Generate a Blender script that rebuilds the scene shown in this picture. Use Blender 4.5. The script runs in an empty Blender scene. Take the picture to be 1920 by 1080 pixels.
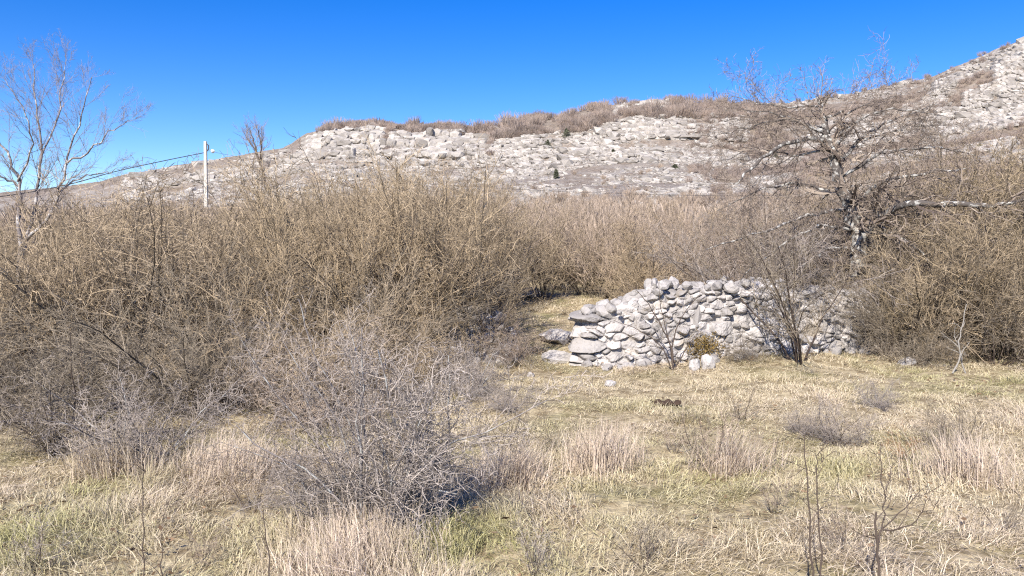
import bpy, math, random
import numpy as np
from mathutils import Vector

SC = bpy.context.scene
COL = SC.collection
rnd = random.Random(7)
rng = np.random.default_rng(11)
PI = math.pi

# ------------------------------------------------------------------ camera model
CAM_Z = 2.1
F = 1500.0                      # focal length in pixels of the 1920 px wide photograph
PITCH = math.atan(60.0 / F)     # looking slightly down: the horizon lies at y = 480
CP, SP = math.cos(PITCH), math.sin(PITCH)


def ray(px, py):
    a, b = (px - 960.0) / F, (540.0 - py) / F
    return a, CP + b * SP, -SP + b * CP


def ut(px, py):
    x, y, z = ray(px, py)
    return x / y, z / y


def at(px, py, Y):
    u, t = ut(px, py)
    return Vector((u * Y, Y, CAM_Z + t * Y))


# ------------------------------------------------------------------ numpy noise
def _hash(ix, iy, iz):
    h = (ix.astype(np.int64) * 374761393 + iy.astype(np.int64) * 668265263 + iz.astype(np.int64) * 2147483647) & 0xFFFFFFFF
    h = ((h ^ (h >> 13)) * 1274126177) & 0xFFFFFFFF
    h = ((h ^ (h >> 16)) * 2246822519) & 0xFFFFFFFF
    return ((h ^ (h >> 15)) & 0xFFFFFF) / float(0xFFFFFF)


def vnoise(x, y, z=0.0):
    x = np.asarray(x, float); y = np.asarray(y, float); z = np.asarray(z, float) + np.zeros_like(x)
    ix, iy, iz = np.floor(x), np.floor(y), np.floor(z)
    fx, fy, fz = x - ix, y - iy, z - iz
    fx = fx * fx * (3 - 2 * fx); fy = fy * fy * (3 - 2 * fy); fz = fz * fz * (3 - 2 * fz)
    r = 0
    for dx in (0, 1):
        for dy in (0, 1):
            for dz in (0, 1):
                w = (fx if dx else 1 - fx) * (fy if dy else 1 - fy) * (fz if dz else 1 - fz)
                r = r + w * _hash(ix + dx, iy + dy, iz + dz)
    return r * 2 - 1


def fbm(x, y, z=0.0, o=4):
    r, a, f = 0, 0.5, 1.0
    for k in range(o):
        r = r + a * vnoise(np.asarray(x) * f + 13.7 * k, np.asarray(y) * f + 5.1 * k, np.asarray(z) * f)
        a *= 0.5; f *= 2.03
    return r


def sm(a, b, x):
    t = np.clip((np.asarray(x, float) - a) / (b - a), 0, 1)
    return t * t * (3 - 2 * t)


# ------------------------------------------------------------------ terrain
SKY = [(-700, 400), (-200, 372), (0, 362), (200, 338), (330, 312), (450, 292), (530, 275), (575, 250), (620, 240), (700, 238),
       (800, 242), (900, 246), (960, 234), (1020, 222), (1100, 206), (1160, 192), (1200, 186), (1250, 188), (1330, 193), (1400, 197),
       (1500, 190), (1600, 176), (1680, 160), (1750, 142), (1800, 122), (1860, 98), (1920, 72), (2100, 8), (2700, -120)]
_su = np.array([ut(a, b)[0] for a, b in SKY]); _st = np.array([ut(a, b)[1] for a, b in SKY])
Y0, YR = 60.0, 220.0
T60 = 0.030
PS = np.array([0, .3, .62, .74, .84, 1.0]); PV = np.array([0, .24, .50, .62, .90, 1.0])


def height(x, Y):
    x = np.asarray(x, float); Y = np.asarray(Y, float)
    z = np.interp(Y, [-50, 12, 15, 17, 22, 35, 60], [0, 0, .04, .12, .62, 1.75, CAM_Z + T60 * 60])
    z = z + .20 * np.exp(-(((x - 4.6) / 1.9) ** 2 + ((Y - 15.2) / 1.6) ** 2))
    z = z + (.05 * vnoise(x * .9, Y * .9, 3.0) + .065 * vnoise(x * 2.3, Y * 2.3, 5.0) + .02 * vnoise(x * 6, Y * 6, 2.0) + .08 * vnoise(x * .35, Y * .35, 9.0)) * np.clip(Y / 30, .5, 3)
    u = x / np.maximum(Y, 1.0)
    tR = np.interp(u, _su, _st)
    s = (Y - Y0) / (YR - Y0)
    p = np.interp(s, PS, PV)
    t = T60 + (tR - T60) * p
    zf = CAM_Z + t * Y
    zf = np.where(Y > YR, CAM_Z + tR * YR - (Y - YR) * .22, zf)
    rough = sm(58, 80, Y) * (.5 + .5 * sm(120, 200, Y))
    zf = zf + rough * (.9 * fbm(x * .05, Y * .08, 1.0, 3) + .5 * fbm(x * .25, Y * .4, 4.0, 3))
    w = sm(56, 64, Y)
    return z * (1 - w) + zf * w


def H(x, Y):
    return float(height(np.array([x]), np.array([Y]))[0])


def ground(px, py):
    """the point of the ground seen at a pixel of the photograph"""
    u, t = ut(px, py)
    Y = np.concatenate([np.arange(3, 60, .02), np.arange(60, 300, .2)])
    d = CAM_Z + t * Y - height(u * Y, Y)
    k = np.argmax(d < 0)
    if d[k] >= 0:
        k = len(Y) - 1
    return Vector((u * Y[k], Y[k], float(height(u * Y[k:k + 1], Y[k:k + 1])[0])))


# ------------------------------------------------------------------ mesh helpers
def mesh_np(name, V, quads=None, tris=None, smooth=False, attrs=None):
    me = bpy.data.meshes.new(name)
    V = np.asarray(V, np.float32)
    me.vertices.add(len(V)); me.vertices.foreach_set('co', V.ravel())
    nq = 0 if quads is None else len(quads); nt = 0 if tris is None else len(tris)
    loops = []
    if nq: loops.append(np.asarray(quads, np.int32).ravel())
    if nt: loops.append(np.asarray(tris, np.int32).ravel())
    loops = np.concatenate(loops)
    me.loops.add(len(loops)); me.loops.foreach_set('vertex_index', loops)
    me.polygons.add(nq + nt)
    starts = np.concatenate([np.arange(nq) * 4, nq * 4 + np.arange(nt) * 3]).astype(np.int32)
    me.polygons.foreach_set('loop_start', starts)
    me.polygons.foreach_set('use_smooth', np.full(nq + nt, smooth, bool))
    for k, v in (attrs or {}).items():
        a = me.attributes.new(k, 'FLOAT', 'POINT'); a.data.foreach_set('value', np.asarray(v, np.float32))
    me.update(calc_edges=True); me.validate()
    return me


def link(name, me, mat, parent=None, loc=None):
    o = bpy.data.objects.new(name, me)
    if mat is not None:
        if not me.materials: me.materials.append(mat)
    COL.objects.link(o)
    if parent is not None: o.parent = parent
    if loc is not None: o.location = loc
    return o


def tag(o, label=None, cat=None, group=None, kind=None):
    if label: o['label'] = label
    if cat: o['category'] = cat
    if group: o['group'] = group
    if kind: o['kind'] = kind
    return o


def empty(name, loc, label, cat, group=None, rz=0.0, s=1.0):
    o = bpy.data.objects.new(name, None); COL.objects.link(o)
    o.empty_display_size = .2
    o.location = loc; o.rotation_euler = (0, 0, rz); o.scale = (s, s, s)
    return tag(o, label, cat, group)


def tubes(polys, sides=3):
    """polys: list of (points, radii) -> verts, quads; every polyline is a tapering tube of its own"""
    by = {}
    for P, R in polys:
        by.setdefault(len(P), []).append((P, R))
    VV, QQ, base = [], [], 0
    ang = np.arange(sides) * 2 * PI / sides
    for n, lst in by.items():
        P = np.array([[tuple(q) for q in p] for p, r in lst], float); R = np.array([r for p, r in lst], float)
        m = len(P)
        T = np.gradient(P, axis=1); T /= np.linalg.norm(T, axis=2, keepdims=True) + 1e-9
        D = P[:, -1] - P[:, 0]
        ax = np.zeros((m, 3)); ax[np.arange(m), np.argmin(np.abs(D), axis=1)] = 1
        U = np.cross(T, ax[:, None, :]); U /= np.linalg.norm(U, axis=2, keepdims=True) + 1e-9
        W = np.cross(T, U)
        ring = P[:, :, None, :] + R[:, :, None, None] * (np.cos(ang)[None, None, :, None] * U[:, :, None, :] + np.sin(ang)[None, None, :, None] * W[:, :, None, :])
        VV.append(ring.reshape(-1, 3))
        idx = np.arange(m * n * sides).reshape(m, n, sides) + base
        a = idx[:, :-1, :]; b = idx[:, 1:, :]
        q = np.stack([a, np.roll(a, -1, axis=2), np.roll(b, -1, axis=2), b], axis=-1).reshape(-1, 4)
        QQ.append(q); base += m * n * sides
    return np.concatenate(VV), np.concatenate(QQ)


def tube_mesh(name, polys, sides=3):
    V, Q = tubes(polys, sides)
    return mesh_np(name, V, quads=Q, smooth=sides > 3)


def merge(parts):
    V, Q, T, b = [], [], [], 0
    for v, q, t in parts:
        V.append(v)
        if q is not None and len(q): Q.append(np.asarray(q) + b)
        if t is not None and len(t): T.append(np.asarray(t) + b)
        b += len(v)
    return np.concatenate(V), (np.concatenate(Q) if Q else None), (np.concatenate(T) if T else None)


# ------------------------------------------------------------------ materials
def new_mat(name):
    m = bpy.data.materials.new(name); m.use_nodes = True
    nt = m.node_tree; nt.nodes.clear()
    out = nt.nodes.new('ShaderNodeOutputMaterial')
    return m, nt, out


def N(nt, kind, **kw):
    n = nt.nodes.new(kind)
    for k, v in kw.items():
        if k in n.inputs: n.inputs[k].default_value = v
        else: setattr(n, k, v)
    return n


ALB = .86      # all colours below were measured against a darker exposure


def mixc(nt, fac, a, b, mode='MIX'):
    n = nt.nodes.new('ShaderNodeMix'); n.data_type = 'RGBA'; n.blend_type = mode
    for i, v in ((0, fac), (6, a), (7, b)):
        if hasattr(v, 'links'): nt.links.new(v, n.inputs[i])
        else: n.inputs[i].default_value = v if i == 0 else (*(c * ALB for c in v), 1)
    return n.outputs[2]


def ramp(nt, src, a, b):
    n = nt.nodes.new('ShaderNodeMapRange'); n.inputs[1].default_value = a; n.inputs[2].default_value = b
    nt.links.new(src, n.inputs[0]); return n.outputs[0]


def math_(nt, op, a, b):
    n = nt.nodes.new('ShaderNodeMath'); n.operation = op
    for i, v in ((0, a), (1, b)):
        if hasattr(v, 'links'): nt.links.new(v, n.inputs[i])
        else: n.inputs[i].default_value = v
    return n.outputs[0]


def noise(nt, scale, detail=4, vec=None, rough=.55, dist=0.0):
    n = N(nt, 'ShaderNodeTexNoise', Scale=scale, Detail=detail, Roughness=rough, Distortion=dist)
    if vec is None:
        g = nt.nodes.get('GEO') or nt.nodes.new('ShaderNodeNewGeometry'); g.name = 'GEO'
        vec = g.outputs['Position']
    nt.links.new(vec, n.inputs['Vector']); return n.outputs['Fac']


def island(nt):
    g = nt.nodes.get('GEO') or nt.nodes.new('ShaderNodeNewGeometry'); g.name = 'GEO'
    return g.outputs['Random Per Island']


def finish(nt, out, col, rough=.9, bump=None, bstr=.5, bdist=.02, transl=0.0):
    b = N(nt, 'ShaderNodeBsdfPrincipled', Roughness=rough)
    b.inputs['Specular IOR Level'].default_value = .25
    nt.links.new(col, b.inputs['Base Color'])
    if bump is not None:
        bm = N(nt, 'ShaderNodeBump', Strength=bstr, Distance=bdist)
        nt.links.new(bump, bm.inputs['Height']); nt.links.new(bm.outputs[0], b.inputs['Normal'])
    sh = b.outputs[0]
    if transl:
        t = nt.nodes.new('ShaderNodeBsdfTranslucent'); nt.links.new(col, t.inputs['Color'])
        mx = nt.nodes.new('ShaderNodeMixShader'); mx.inputs[0].default_value = transl
        nt.links.new(sh, mx.inputs[1]); nt.links.new(t.outputs[0], mx.inputs[2]); sh = mx.outputs[0]
    nt.links.new(sh, out.inputs['Surface'])


def twig_mat(name, dark, light, patch=None, lichen=None):
    """bark of thin wood: every stem and twig of its own tone, patches of tone through the thicket"""
    m, nt, out = new_mat(name)
    c = mixc(nt, island(nt), dark, light)
    if patch is not None:
        c = mixc(nt, math_(nt, 'MULTIPLY', ramp(nt, noise(nt, .45, 3), .42, .66), .8), c, patch)
    if lichen is not None:
        c = mixc(nt, ramp(nt, noise(nt, 9.0, 4), .50, .60), c, lichen)
    finish(nt, out, c, .85)
    return m


def stone_mat(name, a, b, dark, scale=3.0, ochre=None, cell=False):
    m, nt, out = new_mat(name)
    c = mixc(nt, N(nt, 'ShaderNodeAttribute', attribute_name='cell').outputs['Fac'] if cell else island(nt), a, b)
    n1 = noise(nt, scale * 1.3, 6, rough=.65)
    c = mixc(nt, math_(nt, 'MULTIPLY', ramp(nt, n1, .50, .70), .75), c, dark)
    n2 = noise(nt, scale * 6, 5, rough=.7)
    c = mixc(nt, math_(nt, 'MULTIPLY', ramp(nt, n2, .56, .70), .6), c, tuple(v * .55 for v in dark))
    if ochre: c = mixc(nt, math_(nt, 'MULTIPLY', ramp(nt, noise(nt, scale * .5, 4), .58, .70), .5), c, ochre)
    finish(nt, out, c, .92, bump=noise(nt, scale * 4, 8, rough=.7), bstr=.8, bdist=.05 / scale * 2)
    return m


M = {}
M['hazel_stem'] = twig_mat('brown_stem_bark', (.06, .047, .035), (.19, .155, .115), (.13, .105, .075))
M['hazel_twig'] = twig_mat('tan_twig_bark', (.085, .063, .04), (.63, .50, .345), (.36, .275, .175))
M['olive_twig'] = twig_mat('olive_twig_bark', (.08, .062, .04), (.54, .43, .295), (.30, .235, .15))
M['mauve_twig'] = twig_mat('mauve_twig_bark', (.15, .115, .09), (.58, .465, .365), (.39, .305, .235))
M['grey_stem'] = twig_mat('grey_thorn_stem_bark', (.10, .085, .08), (.30, .27, .26), None, (.42, .42, .40))
M['grey_twig'] = twig_mat('grey_thorn_twig_bark', (.075, .062, .054), (.56, .49, .435), (.31, .265, .23))
M['dark_twig'] = twig_mat('dark_grey_twig_bark', (.06, .05, .037), (.42, .35, .27), (.24, .20, .145))
M['dark_stem'] = twig_mat('dark_sapling_bark', (.05, .035, .03), (.13, .10, .08))
M['pale_stem'] = twig_mat('pale_sapling_bark', (.25, .23, .20), (.38, .36, .33))
M['russet'] = twig_mat('russet_dry_leaf', (.25, .12, .06), (.45, .24, .12))
M['ridge_twig'] = twig_mat('ridge_wood_bark', (.20, .16, .14), (.42, .345, .30), (.36, .275, .225))
M['tree_bark'] = twig_mat('lichened_grey_bark', (.07, .06, .055), (.12, .105, .095), None, (.46, .45, .42))
M['tree_twig'] = twig_mat('tree_twig_bark', (.13, .10, .085), (.38, .315, .255))
M['left_bark'] = twig_mat('pale_smooth_bark', (.14, .12, .115), (.26, .225, .215), None, (.54, .51, .49))
M['left_twig'] = twig_mat('mauve_tree_twig_bark', (.17, .14, .13), (.36, .31, .29))
M['stone'] = stone_mat('weathered_limestone', (.30, .28, .265), (.50, .47, .445), (.20, .185, .175), 4.0)
M['hill_stone'] = stone_mat('pale_hill_limestone', (.27, .245, .22), (.53, .49, .445), (.19, .172, .155), .6, (.33, .275, .22))
M['wall_face'] = stone_mat('weathered_wall_limestone', (.32, .30, .285), (.64, .60, .57), (.20, .185, .18), 4.0, (.34, .27, .17), True)
M['moss'] = twig_mat('ochre_moss', (.15, .10, .03), (.27, .19, .07))
M['juniper'] = twig_mat('juniper_needles', (.055, .065, .04), (.15, .155, .10))


def grass_mat(name, tall=False):
    m, nt, out = new_mat(name)
    a = N(nt, 'ShaderNodeAttribute', attribute_name='green'); d = N(nt, 'ShaderNodeAttribute', attribute_name='pink')
    c = mixc(nt, island(nt), (.44, .36, .22), (.88, .77, .57))
    pk = mixc(nt, island(nt), (.46, .36, .28), (.88, .74, .63))
    c = mixc(nt, d.outputs['Fac'], c, pk)
    gr = mixc(nt, island(nt), (.20, .20, .06), (.60, .57, .27))
    c = mixc(nt, a.outputs['Fac'], c, gr)
    finish(nt, out, c, .75, transl=.25)
    return m


M['grass'] = grass_mat('dry_grass_blades')


def ground_mat():
    m, nt, out = new_mat('straw_and_soil')
    c = mixc(nt, ramp(nt, noise(nt, 6, 6), .35, .65), (.20, .15, .085), (.50, .42, .27))
    c = mixc(nt, math_(nt, 'MULTIPLY', ramp(nt, noise(nt, .8, 4), .52, .70), .6), c, (.22, .22, .08))
    finish(nt, out, c, .95, bump=noise(nt, 14, 6), bstr=.8, bdist=.05)
    return m


def hill_mat():
    m, nt, out = new_mat('scrub_and_limestone_slope')
    n = noise(nt, .22, 8, rough=.72)
    scrub = mixc(nt, ramp(nt, noise(nt, .05, 5), .4, .62), (.31, .255, .215), (.36, .29, .215))
    scrub = mixc(nt, ramp(nt, noise(nt, 1.2, 6, rough=.7), .42, .62), tuple(v * .7 for v in (.30, .24, .19)), scrub)
    rock = mixc(nt, ramp(nt, noise(nt, 1.6, 8, rough=.7), .38, .58), (.24, .22, .20), (.55, .51, .465))
    at_ = N(nt, 'ShaderNodeAttribute', attribute_name='scrub').outputs['Fac']
    c = mixc(nt, math_(nt, 'MULTIPLY', ramp(nt, n, .42, .54), math_(nt, 'SUBTRACT', 1.0, at_)), scrub, rock)
    finish(nt, out, c, .95, bump=noise(nt, .9, 9, rough=.7), bstr=1.0, bdist=.8)
    return m


M['ground'] = ground_mat(); M['hill'] = hill_mat()

# ------------------------------------------------------------------ setting: ground and hillside
def grid_mesh(name, X, Yv, Z):
    ny, nx = X.shape
    V = np.stack([X, Yv, Z], -1).reshape(-1, 3)
    i = np.arange(ny * nx).reshape(ny, nx)
    q = np.stack([i[:-1, :-1], i[:-1, 1:], i[1:, 1:], i[1:, :-1]], -1).reshape(-1, 4)
    return mesh_np(name, V, quads=q, smooth=True)


xs = np.concatenate([np.linspace(-400, -62, 30), np.linspace(-60, -15, 120), np.linspace(-14.9, 14.9, 331), np.linspace(15, 60, 120), np.linspace(62, 400, 30)])
ys = np.concatenate([np.linspace(-200, -12, 20), np.linspace(-10, 3.4, 40), np.linspace(3.5, 18, 170), np.linspace(18.2, 63, 170)])
X, YY = np.meshgrid(xs, ys)
tag(link('ground', grid_mesh('ground', X, YY, height(X, YY)), M['ground']), 'dry straw covered ground sloping up towards the thicket', 'ground', kind='structure')
us = np.concatenate([np.linspace(-1.6, -.75, 60), np.linspace(-.74, .74, 760), np.linspace(.75, 1.6, 60)])
ys = np.concatenate([np.linspace(58, 150, 130), np.linspace(150.4, 226, 230), np.linspace(228, 420, 40)])
U, YY = np.meshgrid(us, ys)
pxg = 960 + U * F * 1.006; fg = np.interp((YY - Y0) / (YR - Y0), PS, PV)
scr = np.where(pxg > 1340, sm(.06, -.10, fbm(pxg * .009, fg * 15.0, 2.0, 4)), np.where(fg > .88, .8, sm(.10, -.18, fbm(pxg * .012, fg * 26.0, 2.0, 4)) * .6))
scr = np.where(pxg < 560, np.maximum(scr, .40), scr)
Z = height(U * YY, YY); Z[YY < 63] -= .06 * (63 - YY[YY < 63]) / 5 + .03
hm = grid_mesh('hillside', U * YY, YY, Z)
a_ = hm.attributes.new('scrub', 'FLOAT', 'POINT'); a_.data.foreach_set('value', scr.astype(np.float32).ravel())
tag(link('hillside', hm, M['hill']), 'pale rocky hillside rising behind the thicket', 'hill', kind='structure')

# ------------------------------------------------------------------ rocks
def ico(sub):
    import bmesh
    bm = bmesh.new(); bmesh.ops.create_icosphere(bm, subdivisions=sub, radius=1)
    V = np.array([v.co[:] for v in bm.verts]); T = np.array([[v.index for v in f.verts] for f in bm.faces]); bm.free()
    return V / np.linalg.norm(V, axis=1, keepdims=True), T


ICO = {k: ico(k) for k in (1, 2, 3)}


def rock(sub, planes=11, bumpy=.05, block=.0, r=None):
    """an angular boulder of about unit radius: a ball cut by random planes"""
    r = r or rng
    D, T = ICO[sub]
    n = r.normal(size=(planes, 3)); n /= np.linalg.norm(n, axis=1, keepdims=True)
    d = r.uniform(.62, .95, planes)
    if block:
        b = np.vstack([np.eye(3), -np.eye(3)]) + r.normal(size=(6, 3)) * .10
        n = np.vstack([n, b / np.linalg.norm(b, axis=1, keepdims=True)]); d = np.concatenate([d + .1, np.full(6, block)])
    c = D @ n.T
    rad = np.min(np.where(c > .05, d[None, :] / np.maximum(c, .05), 9), axis=1)
    rad = np.minimum(rad, 1.15)
    o = r.uniform(0, 50)
    rad *= 1 + bumpy * (vnoise(D[:, 0] * 2.5 + o, D[:, 1] * 2.5, D[:, 2] * 2.5) + .6 * vnoise(D[:, 0] * 6 + o, D[:, 1] * 6, D[:, 2] * 6))
    return D * rad[:, None], T


def rotz(a):
    c, s = math.cos(a), math.sin(a)
    return np.array([[c, -s, 0], [s, c, 0], [0, 0, 1]])


def tilt(ax, ay):
    cx, sx, cy, sy = math.cos(ax), math.sin(ax), math.cos(ay), math.sin(ay)
    return np.array([[1, 0, 0], [0, cx, -sx], [0, sx, cx]]) @ np.array([[cy, 0, sy], [0, 1, 0], [-sy, 0, cy]])


ROCKS1 = [rock(1, 8, .06, .75) for _ in range(14)]
ROCKS2 = [rock(2, 13, .10, .0) for _ in range(40)]
ROCKS3 = [rock(3, 11, .13, .0) for _ in range(10)]


BEDS = [rock(2, 6, .10, .70) for _ in range(24)]


def placed(proto, loc, size, rz=None, tl=.2):
    V, T = proto
    R = rotz(rnd.uniform(0, 6.28) if rz is None else rz) @ tilt(rnd.gauss(0, tl), rnd.gauss(0, tl))
    return (V * np.array(size)) @ R.T + np.array(loc), None, T


def hill_pt(px, f):
    """point of the hillside in column px at the fraction f of its rise (0 foot, 1 crest)"""
    u = ut(px, 250)[0]
    s = float(np.interp(f, PV, PS)); Y = Y0 + s * (YR - Y0)
    return u * Y, Y


def frac_of(px, py):
    u, t = ut(px, py)
    tR = float(np.interp(u, _su, _st))
    return (t - T60) / (tR - T60)


# scattered stones of the slope: nobody could count them
parts = []
tr = np.random.default_rng(5); n = 60000
px = tr.uniform(230, 1990, n); f = tr.uniform(.12, .99, n)
band = fbm(px * .012, f * 26.0, 2.0, 4)
dens = np.where(px < 540, .30 + band * 1.0, np.where(px < 1340, np.where((f > .52) & (f < .86), .70, np.where(f < .52, .46, .10)) + band * 1.7, .14 + fbm(px * .009, f * 15.0, 2.0, 4) * 3.4))
dens = np.where((px > 540) & (px < 1340) & (f > .88), dens * .25, dens)
ok = np.flatnonzero(tr.uniform(size=n) < dens)[:22000]
px, f = px[ok], f[ok]
Yh = Y0 + np.interp(f, PV, PS) * (YR - Y0); xh = (px - 960) / F / 1.006 * Yh; zh = height(xh, Yh)
rr = np.minimum(np.where(f < .5, .22, .33) * tr.lognormal(0, .55, len(ok)), 1.9)
for x, Y, z, r in zip(xh, Yh, zh, rr):
    parts.append(placed(ROCKS1[tr.integers(14)], (x, Y, z + r * .12), (r * tr.uniform(.9, 2.1), r, r * tr.uniform(.55, 1.0)), tr.normal(0, .5), .15))
V, Q, T = merge(parts)
tag(link('hill_stones', mesh_np('hill_stones', V, tris=T), M['hill_stone']), 'scattered pale limestone rubble all over the hillside', 'rocks', kind='stuff')


def outcrop(label, px0, px1, f0, f1, n, size, group='limestone outcrops on the hillside'):
    """a crag of the hill: stacked angular blocks joined into one body of rock"""
    ps = []
    xa, Ya = hill_pt((px0 + px1) / 2, f0); xb, Yb = hill_pt((px0 + px1) / 2, f1)
    rise = max(H(xb, Yb) - H(xa, Ya), .8); hb = .50 * size
    rows = max(2, int(rise / (hb * .85))); wob = rnd.uniform(0, 9)
    for j in range(rows):
        f = f0 + (f1 - f0) * (j + .3) / rows
        env = 1 - .45 * (j / rows) ** 1.5; mid = (px0 + px1) / 2 + (px1 - px0) * .12 * math.sin(j * 1.7 + wob)
        px = mid - (px1 - px0) / 2 * env * rnd.uniform(.9, 1.05); end = mid + (px1 - px0) / 2 * env * rnd.uniform(.9, 1.05)
        hr = hb * rnd.uniform(.65, 1.4)
        while px < end:
            w_ = size * rnd.lognormvariate(-.1, .5); w_ = min(w_, 3.2 * size)
            x, Y = hill_pt(px, f + rnd.gauss(0, .004)); wp = w_ / (Y / F)
            if rnd.random() > .16 or j == 0:
                hh = hr * rnd.uniform(.7, 1.3)
                ps.append(placed(BEDS[rnd.randrange(24)], (x + w_ / 2, Y + rnd.gauss(0, .3), H(x, Y) + hh * .35), (w_ * .72, .95 * size, hh * .95), rnd.gauss(0, .10), .05))
            px += wp * rnd.uniform(.8, .98)
    xa, Ya = hill_pt(px0, f0); xb, Yb = hill_pt(px1, f0)
    for k in range(m := max(6, int((xb - xa) / 1.2))):
        px = px0 + (px1 - px0) * (k + .5) / m
        for q in range(5):
            x, Y = hill_pt(px, f0 + (f1 - f0) * (.08 + .19 * q)); ps.append(placed(BEDS[k % 24], (x, Y + .2, H(x, Y) - .15), (1.5, 1.0 + .5 * size, size * .72), 0, .03))
    V, Q, T = merge(ps)
    x, Y = hill_pt((px0 + px1) / 2, f0)
    o = np.array([x, Y, H(x, Y)])
    ob = link('rock_outcrop', mesh_np('rock_outcrop', V - o, tris=T), M['hill_stone'], loc=o)
    return tag(ob, label, 'outcrop', group)


for a in [
    ('blocky grey crag forming the left end of the ridge cliff', 568, 640, .74, .97, 46, 1.9),
    ('tall pale crag topped by big blocks on the left ridge', 640, 724, .72, 1.0, 60, 2.3),
    ('pale cliff block just right of the notch with dark scrub', 728, 790, .70, .96, 42, 2.2),
    ('broad smooth cliff face with a dark overhang below it', 795, 862, .70, .98, 34, 2.8),
    ('small pointed crag closing the left cliff on its right', 868, 905, .72, .94, 22, 2.0),
    ('low layered outcrop at the left edge of the middle scree', 928, 1010, .68, .86, 40, 1.15),
    ('short pale ledge in the scree between two dark junipers', 1075, 1150, .62, .80, 38, 1.1),
    ('long toothed cliff below the russet scrub', 1165, 1284, .70, .84, 80, 1.7),
    ('flat pale ledge with dark slit in the middle scree', 1150, 1200, .56, .62, 18, 1.2),
    ('row of white crags at the very top of the middle hill', 1200, 1250, .93, .985, 22, 1.2),
    ('small white crag left of the hilltop row', 1150, 1194, .93, .975, 14, 1.0),
    ('pale outcrop behind the top of the gnarled tree', 1330, 1400, .72, .94, 40, 1.2),
    ('big rounded boulder crag standing out on the right skyline', 1752, 1798, .90, .955, 16, 2.0),
    ('white crags at the top right corner of the hill', 1862, 1920, .84, .97, 40, 1.9),
    ('broken pale ledge below the top right crags', 1805, 1896, .76, .83, 44, 1.5),
    ('long thin ledge under the skyline boulder', 1690, 1770, .79, .86, 36, 1.2),
    ('wide pale ledge on the right slope above a brown scrub patch', 1760, 1850, .60, .68, 46, 1.5),
    ('grey stepped rock bands at the right edge of the hill', 1860, 1925, .56, .66, 40, 1.6),
    ('lowest pale ledge of the right slope above the thicket', 1770, 1900, .45, .51, 46, 1.3),
    ('pale outcrop seen through the crown of the gnarled tree', 1600, 1680, .62, .74, 44, 1.2)]:
    outcrop(*a)

# ------------------------------------------------------------------ branching
def unit(v):
    l = math.sqrt(v[0] ** 2 + v[1] ** 2 + v[2] ** 2) + 1e-9
    return (v[0] / l, v[1] / l, v[2] / l)


def axis_turn(d, ang, az):
    """direction d turned by ang towards the azimuth az about itself"""
    a = (0, 0, 1) if abs(d[2]) < .9 else (1, 0, 0)
    u = unit((d[1] * a[2] - d[2] * a[1], d[2] * a[0] - d[0] * a[2], d[0] * a[1] - d[1] * a[0]))
    w = (d[1] * u[2] - d[2] * u[1], d[2] * u[0] - d[0] * u[2], d[0] * u[1] - d[1] * u[0])
    c, s = math.cos(ang), math.sin(ang); ca, sa = math.cos(az), math.sin(az)
    return unit(tuple(d[i] * c + s * (ca * u[i] + sa * w[i]) for i in range(3)))


def grow(out, p, d, L, r, lev, cfg, R):
    c = cfg[lev]
    n = c['n']; pts = [p]; dirs = [d]; st = L / n
    for i in range(n):
        w = c['w']
        d = unit((d[0] + R.gauss(0, w), d[1] + R.gauss(0, w), d[2] + R.gauss(0, w) + c.get('up', 0)))
        p = (p[0] + d[0] * st, p[1] + d[1] * st, p[2] + d[2] * st)
        if p[2] < .02: p = (p[0], p[1], .02)
        pts.append(p); dirs.append(d)
    tip = c.get('tip', .35)
    rad = [max(r * (1 - (1 - tip) * i / n), .0016) for i in range(n + 1)]
    out.setdefault(lev, []).append((pts, rad))
    if lev + 1 < len(cfg):
        spawn(out, pts, dirs, rad, L, lev, cfg, R)


def spawn(out, pts, dirs, rad, L, lev, cfg, R):
    c = cfg[lev]; n = len(pts) - 1
    k = max(1, int(round(c['kids'] * R.uniform(.75, 1.25))))
    for j in range(k):
        t = c.get('t0', .2) + (1 - c.get('t0', .2)) * (j + R.random()) / k
        x = min(t * n, n - 1e-3); i = int(x); fx = x - i
        q = tuple(pts[i][m] * (1 - fx) + pts[i + 1][m] * fx for m in range(3))
        dd = axis_turn(dirs[min(i + 1, len(dirs) - 1)], R.gauss(c['ang'], .22), R.uniform(0, 6.283))
        l = c['lf'] * L * (1 - c.get('short', .55) * t) * R.uniform(.6, 1.35)
        grow(out, q, dd, l, max(rad[i] * c.get('rf', .55), .0024), lev + 1, cfg, R)


def shrub_proto(seed, Hh, stems, spread, cfg, r0, base=.25, lean=(0, 0), up0=.9, fat=1.0):
    R = random.Random(seed); out = {}
    for k in range(stems):
        az = R.uniform(0, 6.283); q = R.random() ** .6
        d = unit((math.cos(az) * spread * q + lean[0], math.sin(az) * spread * q + lean[1], up0))
        b = base * q
        grow(out, (math.cos(az) * b, math.sin(az) * b, -.04), d, Hh * R.uniform(.65, 1.03), r0 * R.uniform(.55, 1.2), 0, cfg, R)
    thick = out[0] + ([] if len(cfg) < 4 else out[1])
    thin = [q for l in out for q in out[l] if l >= (1 if len(cfg) < 4 else 2)]
    return (tube_mesh('stems', thick, 4), tube_mesh('twigs', [(p, [v * fat for v in r]) for p, r in thin], 3))


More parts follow.
